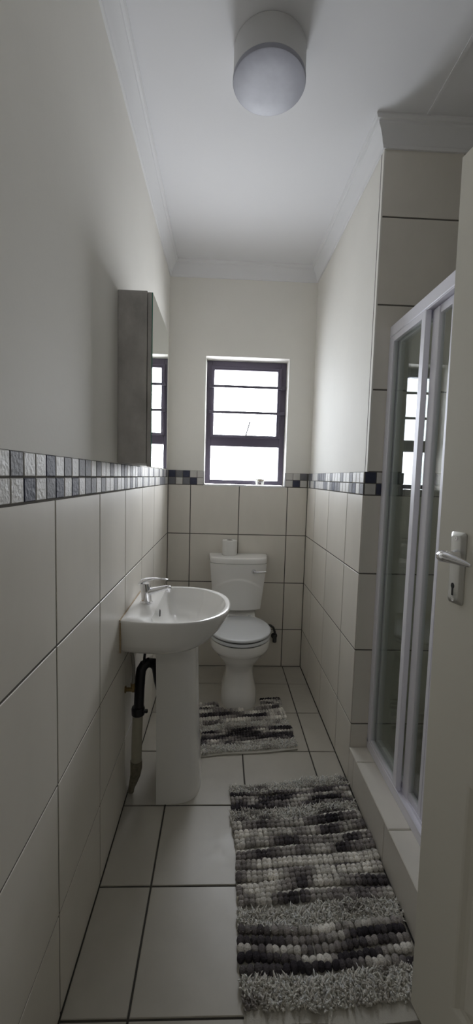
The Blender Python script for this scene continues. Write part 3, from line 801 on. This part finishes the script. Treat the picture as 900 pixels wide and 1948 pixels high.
make_mat('bath_mat', 'small striped chenille mat cut out around the foot of the toilet', [(.300, -.952), (.772, -.897), (.741, -.425), (.262, -.500)],
    [('shag', .035, .150, 0, .85, PALE), ('balls', .150, .40, 6, .0150, DARK), ('shag', .40, .52, 0, .75, .32), ('ropes', .52, .80, 4, .0150, .10), ('balls', .80, .985, 5, .0150, DARK)], 11, cut=around_foot)

# ------------------------------------------------------------------ light: daylight through the window, faint light from the hall
wd = bpy.data.worlds.new('sky'); SC.world = wd; wd.use_nodes = True
bg = wd.node_tree.nodes['Background']; bg.inputs[0].default_value = (.95, .965, 1.0, 1); bg.inputs[1].default_value = 17
wn = wd.node_tree.nodes; wk = wd.node_tree.links
wt = wn.new('ShaderNodeTexCoord'); wx = wn.new('ShaderNodeSeparateXYZ'); wk.new(wt.outputs['Generated'], wx.inputs[0])
wm = wn.new('ShaderNodeMapRange'); wm.inputs[1].default_value = .3; wm.inputs[2].default_value = .95; wm.inputs[3].default_value = 10.5; wm.inputs[4].default_value = 24.5
wk.new(wx.outputs['Y'], wm.inputs[0])
# the outdoors is dimmer and bluer on one side
wn2 = wn.new('ShaderNodeMapRange'); wn2.inputs[1].default_value = -.75; wn2.inputs[2].default_value = .25; wn2.inputs[3].default_value = .42; wn2.inputs[4].default_value = 1.12
wk.new(wx.outputs['X'], wn2.inputs[0])
wmul = wn.new('ShaderNodeMath'); wmul.operation = 'MULTIPLY'; wk.new(wm.outputs[0], wmul.inputs[0]); wk.new(wn2.outputs[0], wmul.inputs[1]); wk.new(wmul.outputs[0], bg.inputs[1])
wc = wn.new('ShaderNodeMapRange'); wc.data_type = 'FLOAT_VECTOR'
wc.inputs[7].default_value = (-.8,)*3; wc.inputs[8].default_value = (0,)*3; wc.inputs[9].default_value = (.84, .91, 1.0); wc.inputs[10].default_value = (.95, .965, 1.0)
wcx = wn.new('ShaderNodeCombineXYZ')
for k in range(3): wk.new(wx.outputs['X'], wcx.inputs[k])
wk.new(wcx.outputs[0], wc.inputs[6]); wk.new(wc.outputs[1], bg.inputs[0])
pl_ = bpy.data.lights.new('window_daylight', 'AREA'); pl_.shape = 'RECTANGLE'; pl_.size = .60; pl_.size_y = .90
pl_.cycles.is_portal = True
po = bpy.data.objects.new('window_daylight', pl_); COL.objects.link(po); po.location = (.518, .25, 1.70); po.rotation_euler = (-PI/2, 0, 0)
hl = bpy.data.lights.new('hall_light', 'AREA'); hl.shape = 'RECTANGLE'; hl.size = .8; hl.size_y = .8; hl.energy = 1.5; hl.color = (1, .95, .85)
ho = bpy.data.objects.new('hall_light', hl); COL.objects.link(ho); ho.location = (.3, -3.9, 2.66)

# ------------------------------------------------------------------ camera
q = dict(cx=1.0934, H=3.9838, D=8.3724, yaw=.0374, pitch=-.0849, roll=.0276, f=780.74)
y_, p_, r_ = q['yaw'], q['pitch'], q['roll']
ff = Vector((math.sin(y_)*math.cos(p_), math.cos(y_)*math.cos(p_), math.sin(p_)))
rt = Vector((math.cos(y_), -math.sin(y_), 0)); up = rt.cross(ff)
rr = rt*math.cos(r_)+up*math.sin(r_); uu = -rt*math.sin(r_)+up*math.cos(r_)
cam = bpy.data.cameras.new('camera'); co = bpy.data.objects.new('camera', cam); COL.objects.link(co)
mw = Matrix((rr, uu, -ff)).transposed().to_4x4(); mw.translation = Vector((q['cx'], -q['D'], q['H']))/3
co.matrix_world = mw
cam.sensor_fit = 'VERTICAL'; cam.sensor_height = 24; cam.lens = q['f']/1948*24; cam.clip_start = .01
SC.camera = co
SC.view_settings.view_transform = 'Standard'; SC.view_settings.look = 'None'; SC.view_settings.gamma = 1
SC.view_settings.use_curve_mapping = False; SC.view_settings.exposure = 0
SC.cycles.max_bounces = 14; SC.cycles.diffuse_bounces = 8; SC.cycles.glossy_bounces = 6; SC.cycles.transparent_max_bounces = 16
